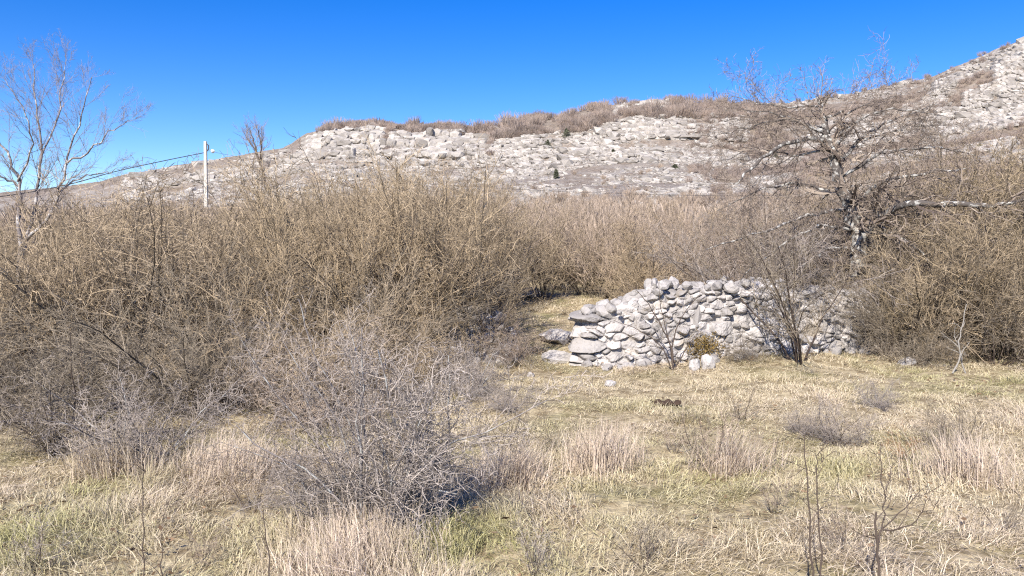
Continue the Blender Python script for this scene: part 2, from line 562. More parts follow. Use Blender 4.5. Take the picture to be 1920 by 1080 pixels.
HAZEL = [dict(n=7, w=.15, up=.04, kids=13, t0=.14, ang=.85, lf=.36, rf=.5, short=.5, tip=.25),
         dict(n=5, w=.30, up=.05, kids=9, t0=.10, ang=1.05, lf=.42, rf=.62, short=.4, tip=.45),
         dict(n=3, w=.38, up=.02, tip=.6)]
THORN = [dict(n=6, w=.20, up=.0, kids=15, t0=.08, ang=.95, lf=.45, rf=.5, short=.4, tip=.25),
         dict(n=5, w=.30, up=.01, kids=13, t0=.08, ang=1.1, lf=.38, rf=.6, short=.4, tip=.4),
         dict(n=3, w=.40, up=.0, tip=.5)]
ARCH = [dict(n=8, w=.10, up=-.075, kids=15, t0=.15, ang=.60, lf=.34, rf=.5, short=.4, tip=.2),
        dict(n=5, w=.18, up=-.02, kids=10, t0=.1, ang=.75, lf=.42, rf=.6, short=.4, tip=.4),
        dict(n=3, w=.25, up=.0, tip=.5)]
WISPY = [dict(n=6, w=.12, up=.03, kids=8, t0=.2, ang=.6, lf=.4, rf=.5, short=.5, tip=.25),
         dict(n=4, w=.22, up=.03, kids=5, t0=.15, ang=.8, lf=.4, rf=.6, short=.5, tip=.4),
         dict(n=3, w=.25, tip=.5)]

STRAIGHT = [dict(n=7, w=.08, up=.05, kids=15, t0=.16, ang=.50, lf=.36, rf=.5, short=.45, tip=.3),
            dict(n=5, w=.18, up=.06, kids=8, t0=.12, ang=.8, lf=.38, rf=.62, short=.4, tip=.45),
            dict(n=3, w=.3, up=.03, tip=.6)]
P_STRAIGHT = [shrub_proto(150 + k, 3.7, 21, .55, STRAIGHT, .020, .30, fat=1.5) for k in range(4)]
P_HAZEL = [shrub_proto(100 + k, 3.6, 22, .72, HAZEL, .018, .32, fat=1.45) for k in range(7)]
P_ARCH = [shrub_proto(200 + k, 3.0, 16, .95, ARCH, .017, .25, fat=1.1) for k in range(3)]
P_THORN = [shrub_proto(300 + k, 1.5, 15, 1.15, THORN, .012, .15, up0=.8) for k in range(5)]
P_WISPY = [shrub_proto(400 + k, 1.0, 9, .75, WISPY, .007, .10) for k in range(5)]


def copy_mesh_mat(me, mat):
    k = (me.name, mat.name)
    if k not in copy_mesh_mat.c:
        m2 = me.copy(); m2.materials.clear(); m2.materials.append(mat); copy_mesh_mat.c[k] = m2
    return copy_mesh_mat.c[k]


copy_mesh_mat.c = {}


def shrub(name, label, proto, loc, s, stem_mat, twig_mat_, group=None, rz=None, cat='shrub'):
    root = empty(name, loc, label, cat, group, rnd.uniform(0, 6.28) if rz is None else rz, s)
    link('stems', copy_mesh_mat(proto[0], M[stem_mat]), None, root)
    link('twigs', copy_mesh_mat(proto[1], M[twig_mat_]), None, root)
    return root


def on(x, Y): return Vector((x, Y, H(x, Y)))


def scatter(xr, yr, n, dmin, ok, seed):
    R = random.Random(seed); pts = []
    for _ in range(n * 60):
        if len(pts) >= n: break
        x, y = R.uniform(*xr), R.uniform(*yr)
        if not ok(x, y): continue
        if all((x - a) ** 2 + (y - b) ** 2 > dmin * dmin for a, b in pts): pts.append((x, y))
    return pts


# ---- left thicket: from the left edge to the gap
FX = [-16, -8, -5, -3.5, -2, -.6, .3]; FY = [11.2, 11.6, 12.2, 13.0, 14.2, 15.2, 16.4]
for x, y in scatter((-16, -.6), (11, 24), 92, .86, lambda x, y: y > np.interp(x, FX, FY) and abs(x) < y * .72 + 2 and not (x > -.9 and y > 19), 21):
    s = rnd.uniform(.80, 1.08) * (1.0 if x < -1 else .9) * np.interp(x / y, [-.66, -.57, -.5, -.45, -.40, -.33, -.28], [.82, .90, 1.0, .97, .92, .90, .98]) * np.interp(x, [-14, -8, -5.5, -3, 0], [.88, .90, .99, 1.06, 1.05])
    shrub('hazel_shrub', 'bare tan brown shrub of the tall dense thicket left of the gap in the wall', (P_STRAIGHT[rnd.randrange(4)] if rnd.random() < (.15 if x / y < -.28 else .7) else P_HAZEL[rnd.randrange(7)]), on(x, y), s,
          'hazel_stem', 'hazel_twig' if rnd.random() < .8 else 'olive_twig', 'brown shrubs of the left thicket')
# ---- scrub behind the gap and the wall
for x, y in scatter((-3, 10), (20.5, 34), 62, 1.1, lambda x, y: not (-.6 < x < 2.6 and y < 23.5), 22):
    s = rnd.uniform(.58, 1.02) * np.interp(x / y, [-.1, .02, .12, .26], [1.15, 1.02, .90, .95]); q = rnd.random()
    shrub('scrub_bush', 'bare grey bush scattered among the browner bushes behind the dry stone wall' if q < .3 else 'bare mauve brown bush of the lower scrub rising behind the dry stone wall',
          P_ARCH[rnd.randrange(3)] if q < .12 else P_STRAIGHT[rnd.randrange(4)] if rnd.random() < .4 else P_HAZEL[rnd.randrange(7)], on(x, y), s,
          'grey_stem' if q < .3 else 'hazel_stem', ('dark_twig' if q < .12 else 'grey_twig') if q < .3 else 'mauve_twig' if q < .7 else 'hazel_twig',
          'grey bushes of the scrub behind the wall' if q < .3 else 'bushes of the scrub behind the wall')
# ---- right thicket behind the gnarled tree
for x, y in scatter((6.2, 17), (17.4, 25), 46, .95, lambda x, y: x / y > .37 and not (y < 18.9 and abs(x / y - .43) < .06), 23):
    s = rnd.uniform(.92, 1.15) * np.interp(x / y, [.37, .46, .60], [.92, 1.24, 1.24])
    shrub('thicket_shrub', 'bare grey brown shrub of the tall thicket behind and right of the gnarled tree', P_HAZEL[rnd.randrange(7)] if rnd.random() < .7 else P_ARCH[rnd.randrange(3)],
          on(x, y), s, 'hazel_stem', 'mauve_twig' if rnd.random() < .45 else 'olive_twig', 'grey brown shrubs of the right thicket')
# ---- dark grey shrubs at the left edge, in front of the thicket
for x, y in scatter((-8.2, -3.9), (9.0, 11.6), 14, .75, lambda x, y: y > np.interp(x, [-8, -4], [9.2, 10.6]), 24):
    shrub('thorn_bush', 'dark grey thorn bush of the low row in front of the left thicket', P_THORN[rnd.randrange(5)], on(x, y), rnd.uniform(.85, 1.12),
          'dark_stem', 'dark_twig', 'dark grey thorn bushes at the left edge')

for x, y in scatter((-5.6, -.5), (10.4, 14.6), 13, .8, lambda x, y: y < np.interp(x, FX, FY) + .5 and x / y < -.06 and not (x / y > -.13 and y < 12), 25):
    shrub('tangle_bush', 'brown tangled bush of the fringe along the foot of the left thicket', P_THORN[rnd.randrange(5)] if rnd.random() < .6 else P_ARCH[rnd.randrange(3)], on(x, y), rnd.uniform(.55, .8) * 1.15,
          'hazel_stem', 'hazel_twig' if rnd.random() < .6 else 'dark_twig', 'tangled bushes fringing the left thicket')
for x, y in scatter((6.6, 13), (14.9, 17.4), 16, .8, lambda x, y: x / y > .475, 26):
    shrub('tangle_bush', 'olive grey tangled bush of the fringe along the foot of the right thicket', P_THORN[rnd.randrange(5)] if rnd.random() < .5 else P_ARCH[rnd.randrange(3)], on(x, y), rnd.uniform(.7, 1.0),
          'dark_stem', 'olive_twig' if rnd.random() < .6 else 'dark_twig', 'tangled bushes fringing the right thicket')

# ------------------------------------------------------------------ grass
parts_V, parts_Q, parts_g, parts_p = [], [], [], []


def blades(cx, cy, per, L, a1, a2, spread, width, green, pink, flow=None, flow_w=.8, seed=3, base=None):
    """grass blades round tuft centres: arrays over tufts -> one strip of two quads per blade"""
    g = np.random.default_rng(seed); n = len(cx) * per
    rep = lambda v: np.repeat(np.asarray(v, float) + np.zeros(len(cx)), per)
    ox, oy = g.normal(0, 1, n), g.normal(0, 1, n)
    x = rep(cx) + ox * rep(spread); y = rep(cy) + oy * rep(spread)
    az = np.arctan2(oy, ox) + g.normal(0, .5, n)
    if flow is not None:
        az = np.where(g.random(n) < flow_w, rep(flow) + g.normal(0, .55, n), az)
    A1 = np.clip(g.normal(rep(a1), .35), .05, 1.5); A2 = np.clip(g.normal(rep(a2), .35), -.7, 1.5)
    l = rep(L) * g.uniform(.5, 1.35, n)
    z = height(x, y) if base is None else np.full(n, base)
    p0 = np.stack([x, y, z - .01], 1)
    d = np.stack([np.cos(az), np.sin(az), np.zeros(n)], 1)
    up = np.array([0, 0, 1.0])
    p1 = p0 + (l * .5)[:, None] * (d * np.cos(A1)[:, None] + up * np.sin(A1)[:, None])
    p2 = p1 + (l * .5)[:, None] * (d * np.cos(A2)[:, None] + up * np.sin(A2)[:, None])
    p2[:, 2] = np.maximum(p2[:, 2], z + .012)
    sa = az + PI / 2 + g.normal(0, .5, n)
    w = np.stack([np.cos(sa), np.sin(sa), g.normal(0, .3, n)], 1) * (rep(width) * g.uniform(.6, 1.3, n))[:, None]
    V = np.stack([p0 - w, p0 + w, p1 - w * .8, p1 + w * .8, p2 - w * .15, p2 + w * .15], 1).reshape(-1, 3)
    i = np.arange(n)[:, None] * 6
    Q = np.concatenate([i + np.array([[0, 1, 3, 2]]), i + np.array([[2, 3, 5, 4]])])
    return V, Q, np.repeat(np.clip(rep(green) + g.normal(0, .12, n), 0, 1), 6), np.repeat(np.clip(rep(pink) + g.normal(0, .15, n), 0, 1), 6)


GREEN = [(865, 1005, .55, .8), (1030, 795, .5, .6), (1420, 690, .9, .35), (1290, 880, .45, .6), (1345, 890, .35, .7), (40, 1010, .6, .8), (200, 925, .5, .7),
         (1900, 720, 1.6, .4), (1700, 700, 1.2, .3), (1440, 830, .9, .35), (1060, 705, .7, .4), (1560, 900, .6, .35), (540, 830, .6, .4)]
PINK = [(1130, 880, .3, .7), (1370, 870, .3, .6), (1820, 890, .35, .6), (700, 1060, .6, .8), (350, 900, 1.0, .5), (950, 900, .5, .5), (480, 880, .7, .5), (1000, 960, .5, .4)]
GREEN = [(ground(a, b), c, d) for a, b, c, d in GREEN]; PINK = [(ground(a, b), c, d) for a, b, c, d in PINK]


def spots(lst, x, y):
    r = np.zeros_like(x)
    for p, rad, amp in lst:
        r = np.maximum(r, amp * np.exp(-(((x - p.x) / rad) ** 2 + ((y - p.y) / (rad * 1.4)) ** 2)))
    return r


g = np.random.default_rng(77)
cx, cy = [], []
for (ya, yb, dens) in ((3.6, 5.5, 75), (5.5, 7.5, 75), (7.5, 10, 60), (10, 13, 45), (13, 18, 34)):
    half = .72 * yb + 1.0; n = int(2 * half * (yb - ya) * dens)
    x = g.uniform(-half, half, n); y = g.uniform(ya, yb, n)
    k = (y < np.interp(x, FX, FY) + .6) & (np.abs(x) < .72 * y + 1.0)
    cx.append(x[k]); cy.append(y[k])
x = g.uniform(-.8, 2.6, 420); y = g.uniform(16.2, 24.5, 420); cx.append(x); cy.append(y)
cx = np.concatenate(cx); cy = np.concatenate(cy)
keep = g.random(len(cx)) < .62 + .5 * vnoise(cx * 2.2, cy * 2.2, 8.0)
cx, cy = cx[keep], cy[keep]
green = np.clip(.45 * sm(.05, .6, fbm(cx * .9, cy * .9, 2.0) + .15) + spots(GREEN, cx, cy), 0, .9)
pink = np.clip(.15 * g.random(len(cx)) + .40 * sm(-.1, .5, fbm(cx * .7 + 40, cy * .7, 6.0)) + spots(PINK, cx, cy), 0, 1)
tall = np.clip(spots(PINK, cx, cy) * 1.1 + .5 * sm(.08, .5, fbm(cx * 1.3, cy * 1.3, 17.0)) + .35 * sm(.0, .4, fbm(cx * 3, cy * 3, 27.0)) * sm(8.5, 5.5, cy), 0, 1)
flow = 5.0 * fbm(cx * .9, cy * .9, 31.0, 2) + .4
lump = vnoise(cx * 2.5, cy * 2.5, 3.0)
V, Q, ga, pa = blades(cx, cy, 54, .105 + .04 * lump + .20 * tall, .50 + .70 * tall, -.05 + .85 * tall, .085, (.0017 + .00018 * cy), green * .9, pink, flow, .55)
tag(link('dry_grass', mesh_np('dry_grass', V, quads=Q, attrs={'green': ga, 'pink': pa}), M['grass']),
    'matted straw coloured grass with green patches across the clearing', 'grass', kind='stuff')


def grass_clump(label, px, py, r, h, n, pink=.8, green=0.0, lean=None):
    p = ground(px, py)
    k = max(6, int(n / 12)); a = np.random.default_rng(int(px)).normal(0, r * .45, (k, 2))
    V, Q, ga, pa = blades(a[:, 0] * 1.2, a[:, 1], 12, h, 1.25, 1.0, .06, .0030, green, pink, np.full(k, lean if lean is not None else rnd.uniform(0, 6)), .6, seed=int(px), base=0.0)
    o = link('grass_clump', mesh_np('grass_clump', V, quads=Q, attrs={'green': ga, 'pink': pa}), M['grass'], loc=p)
    return tag(o, label, 'grass clump', 'tall clumps of dry grass')


grass_clump('reddish dry grass clump in the middle of the clearing below the wall', 1130, 885, 0.3, 0.42, 900)
grass_clump('tan grass clump falling to the right beneath the wispy bush', 1375, 885, 0.28, 0.38, 800, lean=-.5)
grass_clump('pinkish grass clump at the right edge of the clearing', 1815, 905, 0.3, 0.42, 900)
grass_clump('tall dry grass at the foot of the big grey thorn bush', 690, 1050, 0.42, 0.36, 1100)
grass_clump('dry grass clump under the slim grey bush', 950, 905, 0.3, 0.36, 800)
grass_clump('upright dry grass in front of the left grey thorn bush', 420, 890, 0.45, 0.36, 900)
grass_clump('pale dry grass clump left of the thin tall stalk', 215, 890, 0.35, 0.4, 800, .5)

# ------------------------------------------------------------------ dry stone walls
def fitted_face(path, tops, thick, seed, org, big):
    """the front of a dry stone wall: every stone a bulging, tilted cell of its own size, with deep open joints between"""
    g = np.random.default_rng(seed)
    P = np.array(path, float)
    d0 = P[1] - P[0]; d0 /= np.linalg.norm(d0); back = P[0] + np.array([-d0[1], d0[0]]) * thick
    P = np.vstack([back, P]); tops = [tops[0] * .95] + list(tops)
    seg = np.linalg.norm(np.diff(P, axis=0), axis=1); S = np.concatenate([[0], np.cumsum(seg)])
    ns, nz = int(S[-1] / .016), 96
    sv = np.linspace(0, S[-1], ns); top = np.interp(sv, S, tops) + .08 * vnoise(sv * 3, sv * 0 + seed) + .07 * vnoise(sv * 9, sv * 0 + seed)
    sg = np.repeat(sv[None, :], nz, 0); vg = np.linspace(0, 1, nz)[:, None]; zg = -.12 + vg * (top[None, :] + .12)
    # seeds of the stones, thrown so that big ones keep small ones away
    seeds = []
    for _ in range(60000):
        if len(seeds) > 1500: break
        a, z = g.uniform(0, S[-1]), g.uniform(-.1, max(tops) + .1)
        r = g.choice([.05, .075, .11, .16], p=[.35, .3, .25, .10])
        if big and a < thick + big and g.random() < .5: r = g.uniform(.13, .22)
        if z > np.interp(a, S, tops) + .1: continue
        if all(((a - b) / 1.65) ** 2 + (z - c) ** 2 > (.80 * (r + q)) ** 2 for b, c, q in seeds): seeds.append((a, z, r))
    sd_ = np.array(seeds)
    warp = .035 * vnoise(sg * 5, zg * 5, 2.0 + seed); warp2 = .035 * vnoise(sg * 5, zg * 5, 8.0 + seed)
    A = (sg + warp).ravel(); B = (zg + warp2).ravel()
    F1 = np.empty(len(A)); F2 = np.empty(len(A)); I1 = np.empty(len(A), int)
    for k in range(0, len(A), 4000):
        d = np.sqrt(((A[k:k + 4000, None] - sd_[None, :, 0]) / 1.65) ** 2 + (B[k:k + 4000, None] - sd_[None, :, 1]) ** 2) - sd_[None, :, 2] * .75
        i = np.argpartition(d, 1, axis=1)[:, :2]; dd = np.take_along_axis(d, i, 1)
        o = np.argmin(dd, axis=1); F1[k:k + 4000] = dd.min(1); F2[k:k + 4000] = dd.max(1); I1[k:k + 4000] = i[np.arange(len(i)), o]
    edge = np.clip((F2 - F1) / .045, 0, 1)
    n = len(sd_); off = g.normal(0, .05, n); ta = g.normal(0, .22, n); tz = g.normal(.05, .25, n)
    disp = np.where(edge < 1, -.13 + .13 * edge ** .30, 0) + (off[I1] + ta[I1] * (A - sd_[I1, 0]) + tz[I1] * (B - sd_[I1, 1])) * edge
    disp += .018 * vnoise(A * 14, B * 14, I1 * .37) + .008 * vnoise(A * 40, B * 40, 1.0)
    for q in range(3):                                  # broken faces: creases across each stone
        an = g.uniform(0, 2 * PI, n); sh = g.normal(0, .03, n); st = g.uniform(.05, .45, n)
        disp -= st[I1] * np.maximum(0, np.cos(an[I1]) * (A - sd_[I1, 0]) + np.sin(an[I1]) * (B - sd_[I1, 1]) - sh[I1]) * edge
    disp = disp.reshape(nz, ns)
    # normals of the plan line, rounded at the corner
    X = np.interp(sv, S, P[:, 0]); Yv = np.interp(sv, S, P[:, 1])
    k = np.ones(19) / 19; tx = np.convolve(np.pad(np.gradient(X), 9, 'edge'), k, 'valid'); ty = np.convolve(np.pad(np.gradient(Yv), 9, 'edge'), k, 'valid')
    l = np.hypot(tx, ty); nx, ny = ty / l, -tx / l
    basez = height(X, Yv)
    o = thick / 2 * np.clip((sv - thick * .5) / .5, 0, 1)[None, :] * 1.0 - .10 * vg * 1.2 + disp - .25 * np.clip((vg - .93) / .07, 0, 1) ** 2
    V = np.stack([X[None, :] + nx[None, :] * o, Yv[None, :] + ny[None, :] * o, basez[None, :] + zg], -1).reshape(-1, 3) - org
    i = np.arange(nz * ns).reshape(nz, ns)
    q = np.stack([i[:-1, :-1], i[:-1, 1:], i[1:, 1:], i[1:, :-1]], -1).reshape(-1, 4)
    return mesh_np('wall_face', V, quads=q, smooth=False, attrs={'cell': g.random(n)[I1], 'joint': 1 - edge})


def wall(path, tops, thick, name, label, seed, big=None, cat='wall', rubble=1.0):
    """path: plan points; tops: height along it. Stones laid in wandering courses on both faces and across the top, on a rubble core"""
    R = random.Random(seed)
    P = np.array([(p[0], p[1]) for p in path], float)
    seg = np.linalg.norm(np.diff(P, axis=0), axis=1); S = np.concatenate([[0], np.cumsum(seg)])

    def pos(s):
        return float(np.interp(s, S, P[:, 0])), float(np.interp(s, S, P[:, 1]))

    def dirn(s):
        a, b = pos(max(s - .2, 0)), pos(min(s + .2, S[-1])); return math.atan2(b[1] - a[1], b[0] - a[0])
    top = lambda s: float(np.interp(s, S, tops))
    stones, core = [], []
    org = np.array([P[0, 0], P[0, 1], H(*P[0])])
    sheet = fitted_face(path, tops, thick, seed, org, big)
    for face in (1, 0):
        z = 0.0
        while z < max(tops):
            hrow = R.uniform(.09, .19) if z > .25 else R.uniform(.16, .28)
            s = R.uniform(-.1, .1)
            while s < S[-1]:
                bg = 1.0
                if big and s < big: bg = R.uniform(1.1, 1.7)
                w = R.choice((R.uniform(.08, .17), R.uniform(.12, .36))) * bg; hh = hrow * R.uniform(.6, 1.35) * (1 + .25 * (bg - 1))
                sc = s + w / 2; t = top(sc) + .07 * math.sin(sc * 5.3 + seed)
                if z + hh * .4 < t and sc < S[-1] and (face or z + hh > t - .3):
                    x, y = pos(sc); a = dirn(sc)
                    off = face * (thick / 2 - .12) * (1.0 - .18 * z / max(tops)) + R.gauss(0, .05)
                    x += -math.sin(a) * off; y += math.cos(a) * off
                    zz = H(x, y) + z + hh / 2 + R.gauss(0, .025)
                    stones.append(placed(ROCKS2[R.randrange(40)], np.array((x, y, zz)) - org, (w * .68, R.uniform(.15, .24), hh * .72), a + R.gauss(0, .25), .26))
                s += w * R.uniform(.88, 1.0)
            z += hrow * .9
    for k in range(int(S[-1] * 16 * rubble)):        # crumbled top and foot
        s = R.uniform(0, S[-1]); x, y = pos(s); a = dirn(s); foot = R.random() < .35
        off = (-thick / 2 - abs(R.gauss(0, .15))) if foot else R.uniform(-thick / 2, thick / 2)
        x += -math.sin(a) * off; y += math.cos(a) * off
        r = R.uniform(.04, .11); z = H(x, y) + (r * .4 if foot else top(s) + R.uniform(-.08, .08))
        stones.append(placed(ROCKS2[R.randrange(40)], np.array((x, y, z)) - org, (r * 1.4, r * 1.1, r), None, .4))
    for k in range(int(S[-1] / .22)):
        s = (k + .5) * .22; x, y = pos(s)
        core.append(placed(ROCKS2[R.randrange(40)], np.array((x, y, H(x, y) + top(s) * .42)) - org, (.22, thick * .36, top(s) * .52), dirn(s), .03))
    root = empty(name, org, label, cat)
    link('wall_face', sheet, M['wall_face'], root)
    V, Q, T = merge(stones); link('stonework', mesh_np('stonework', V, tris=T), M['stone'], root)
    V, Q, T = merge(core); link('rubble_core', mesh_np('rubble_core', V, tris=T), M['stone'], root)
    return root


def plan(px, Y): return (ut(px, 650)[0] * Y, Y)


W = wall([plan(1092, 15.2), plan(1150, 15.2), plan(1220, 15.25), plan(1310, 15.35), plan(1400, 15.6), plan(1500, 16.1), plan(1640, 16.9), plan(1800, 18.2)],
         [1.0, 1.04, 1.40, 1.36, 1.32, 1.22, 1.05, .8], .85, 'dry_stone_wall', 'long grey dry stone wall with crumbling top running right behind the gnarled tree', 31, big=.9)
# ochre moss on the wall, right of the thin sapling
g2 = np.random.default_rng(9); n = 1500
mp = at(1322, 650, 14.85)
c = np.stack([g2.normal(0, .17, n), g2.normal(0, .05, n), g2.normal(0, .12, n)], 1)
a = g2.normal(0, .018, (n, 3)); b = g2.normal(0, .018, (n, 3))
V = np.stack([c, c + a, c + b], 1).reshape(-1, 3)
mo = link('moss', mesh_np('moss', V + np.array(mp - Vector(W.location)), tris=np.arange(3 * n).reshape(-1, 3)), M['moss'], W)

wall([plan(330, 13.9), plan(420, 14.2), plan(520, 14.4), plan(640, 14.8), plan(800, 15.3), plan(905, 15.7), plan(962, 15.9)], [.7, .9, .8, .75, .9, .95, .55], .75,
     'ruined_wall', 'ruined stone wall showing through the foot of the left thicket', 33, rubble=1.2)


def stone_thing(name, label, px, py, size, proto=None, group=None, rz=0.0, cat='stone'):
    p = ground(px, py)
    V, _, T = placed(proto or ROCKS3[rnd.randrange(10)], (0, 0, size[2] * .38), size, rz, .08)
    return tag(link(name, mesh_np(name, V, tris=T), M['stone'], loc=p), label, cat, group)


stone_thing('stone_slab', 'long pale slab lying in the gap left of the wall', 1050, 678, (.34, .25, .17), ROCKS3[0])
stone_thing('stone_block', 'squat pale block between the slab and the wall end', 1098, 672, (.20, .2, .15), ROCKS3[1])
stone_thing('stone_slab', 'broad flat earthy slab forming a step behind the gap', 1045, 640, (.42, .4, .22), ROCKS3[2])
stone_thing('fallen_stone', 'lone white stone lying in the grass below the gap', 1145, 726, (.085, .08, .085), ROCKS3[3])
stone_thing('fallen_stone', 'left one of two leaning stones at the foot of the wall', 1302, 694, (.10, .10, .16), ROCKS3[4])
stone_thing('fallen_stone', 'right one of two leaning stones at the foot of the wall', 1326, 690, (.12, .11, .17), ROCKS3[5], rz=.4)
stone_thing('fallen_stone', 'small white stone in grass at the left of the slab', 995, 706, (.06, .06, .07), ROCKS3[6])
stone_thing('fallen_stone', 'grey stone half hidden in grass under the right thicket', 1700, 684, (.16, .14, .13), ROCKS3[7])
stone_thing('fallen_stone', 'pale flat stone behind the gap under the scrub', 985, 560, (.4, .35, .28), ROCKS3[8])

# ------------------------------------------------------------------ particular shrubs of the clearing
GS = 'grey lichened bushes of the clearing'


def front(name, label, px, py, proto, s, sm_='grey_stem', tm='grey_twig', rz=None):
    return shrub(name, label, proto, ground(px, py), s, sm_, tm, None, rz)


BIG = [dict(n=7, w=.20, up=.0, kids=20, t0=.08, ang=.9, lf=.42, rf=.5, short=.4, tip=.25),
       dict(n=6, w=.30, up=.01, kids=16, t0=.08, ang=1.05, lf=.36, rf=.6, short=.4, tip=.4),
       dict(n=3, w=.40, up=.0, tip=.5)]
p_big = shrub_proto(501, 1.85, 23, .80, BIG, .014, .14, up0=1.0, lean=(-.05, 0), fat=.85)
front('thorn_bush', 'big tangled grey thorn bush in the left foreground', 718, 1000, p_big, 1.0, rz=0)
front('thorn_bush', 'lower left spur of the big foreground thorn bush', 610, 985, P_THORN[1], .48)
front('thorn_bush', 'pale grey thorn bush between dark bushes and foreground bush', 290, 855, P_THORN[0], .98)
front('thorn_bush', 'low grey thorn bush just left of the pale grey one', 130, 850, P_THORN[2], .95, 'dark_stem', 'dark_twig')
front('thorn_bush', 'grey thorn bush behind the big foreground bush near the ruined wall', 880, 745, P_THORN[3], .70)
front('thorn_bush', 'grey thorn bush at the back left of the big foreground bush', 610, 800, P_THORN[4], .9, 'hazel_stem', 'mauve_twig')
front('thorn_bush', 'small grey bush in front of the gap shrub, right of the big thorn bush', 960, 770, P_THORN[0], .42)
front('slim_bush', 'slim dark grey bush right of the big thorn bush', 945, 880, P_WISPY[0], .85, 'dark_stem', 'dark_twig')
front('small_bush', 'wispy bush over reddish grass in the middle of the clearing', 1130, 890, P_WISPY[1], .62, 'dark_stem', 'mauve_twig')
front('small_bush', 'wispy bush over the tan grass clump falling to the right', 1345, 880, P_WISPY[2], .80, 'dark_stem', 'mauve_twig')
front('bramble', 'low dark bramble spread in the right part of the clearing', 1570, 835, P_THORN[1], .42, 'dark_stem', 'grey_twig')
front('bramble', 'small dark bramble left of the low spread bramble', 1500, 815, P_THORN[2], .26, 'dark_stem', 'grey_twig')
front('small_bush', 'small grey bush below the right thicket', 1645, 765, P_THORN[3], .36)
front('small_bush', 'dark little bush beside the pinkish grass at the right edge', 1790, 845, P_THORN[4], .42, 'dark_stem', 'dark_twig')
front('small_bush', 'thin twiggy bush low in the right centre foreground', 1215, 1070, P_WISPY[3], .52, 'dark_stem', 'dark_twig')
front('small_bush', 'thin twiggy bush at the bottom edge right of the big bush', 1000, 1078, P_WISPY[4], .46, 'dark_stem', 'grey_twig')
front('small_bush', 'thin brown bush between the two right hand saplings', 1590, 1040, P_WISPY[0], .40, 'dark_stem', 'mauve_twig')
front('small_bush', 'thin twiggy bush in the bottom left corner', 60, 1075, P_WISPY[1], .50, 'dark_stem', 'grey_twig')
front('small_bush', 'low twiggy bush between the two left hand stalks', 380, 1060, P_WISPY[2], .34, 'dark_stem', 'mauve_twig')
front('small_bush', 'russet stemmed little bush by the dark bramble', 1700, 870, P_WISPY[3], .40, 'dark_stem', 'russet')

front('small_bush', 'sparse dark bush in the grass right of the molehill', 1395, 790, P_WISPY[1], .55, 'dark_stem', 'dark_twig')
front('small_bush', 'sparse bush in the grass straight below the wall sapling', 1265, 850, P_WISPY[2], .38, 'dark_stem', 'mauve_twig')
front('small_bush', 'sparse dark bush left of the reddish grass clump', 1055, 850, P_WISPY[3], .45, 'dark_stem', 'dark_twig')
front('small_bush', 'sparse twiggy bush beside the tan grass falling to the right', 1310, 860, P_WISPY[4], .5, 'dark_stem', 'dark_twig')
front('small_bush', 'twiggy bush low between the bramble and the sapling pair', 1450, 960, P_WISPY[0], .38, 'dark_stem', 'mauve_twig')
front('small_bush', 'twiggy bush at the right edge of the foreground', 1880, 1000, P_WISPY[2], .40, 'dark_stem', 'dark_twig')
front('small_bush', 'tangled low bush in the grass left of the big thorn bush', 470, 960, P_WISPY[4], .55, 'dark_stem', 'mauve_twig')

# arching hawthorn in front of the wall, under the gnarled tree
p_arch = shrub_proto(601, 2.9, 9, .75, ARCH, .022, .22, lean=(-.22, -.05), fat=1.2, up0=1.2)
p_arch2 = shrub_proto(602, 3.4, 28, .8, ARCH, .022, .3, lean=(-.12, -.12), fat=1.3, up0=1.2)
p_arch3 = shrub_proto(603, 3.2, 26, .8, ARCH, .022, .3, lean=(.05, -.08), fat=1.3, up0=1.2)
shrub('hawthorn_bush', 'dark stemmed bush standing against the wall beneath the gnarled tree', p_arch, ground(1495, 678), 1.0, 'dark_stem', 'dark_twig', rz=0)


def bush_at(label, px, Y, proto, s_, a, b, rz): shrub('hawthorn_bush', label, proto, on(ut(px, 640)[0] * Y, Y), s_, a, b, rz=rz)


bush_at('grey bush arching over the top of the wall from behind, left of the gnarled tree', 1440, 17.2, p_arch2, .98, 'dark_stem', 'grey_twig', 0)
bush_at('low grey bush behind the middle of the wall', 1350, 17.6, P_ARCH[0], .72, 'dark_stem', 'mauve_twig', 1.0)
bush_at('brown bush around the trunk of the gnarled tree', 1600, 17.7, p_arch3, .62, 'dark_stem', 'dark_twig', 0)
bush_at('dark bush in front of the wall end, right of the trunk of the gnarled tree', 1672, 15.8, p_arch2, .60, 'dark_stem', 'dark_twig', 5.0)
bush_at('dense brown bush at the right end of the wall', 1705, 15.7, p_arch3, .85, 'hazel_stem', 'olive_twig', 2.0)
bush_at('dense brown bush just left of the pale forked sapling', 1775, 15.9, p_arch2, .92, 'hazel_stem', 'hazel_twig', 3.6)
bush_at('brown bush leaning out of the right thicket at the frame edge', 1890, 15.6, p_arch3, 1.0, 'hazel_stem', 'olive_twig', 4.5)
shrub('hawthorn_bush', 'little twiggy bush in front of the wall left of the dark stemmed one', P_THORN[2], ground(1395, 678), .42, 'dark_stem', 'dark_twig', rz=4.0)
shrub('vase_shrub', 'dark vase shaped shrub in front of the left thicket above the thorn bush', P_HAZEL[3], ground(735, 690), .98, 'dark_stem', 'hazel_twig')
shrub('gap_shrub', 'small dark shrub standing beside the gap left of the slab', P_HAZEL[2], ground(962, 690), .36, 'dark_stem', 'mauve_twig')


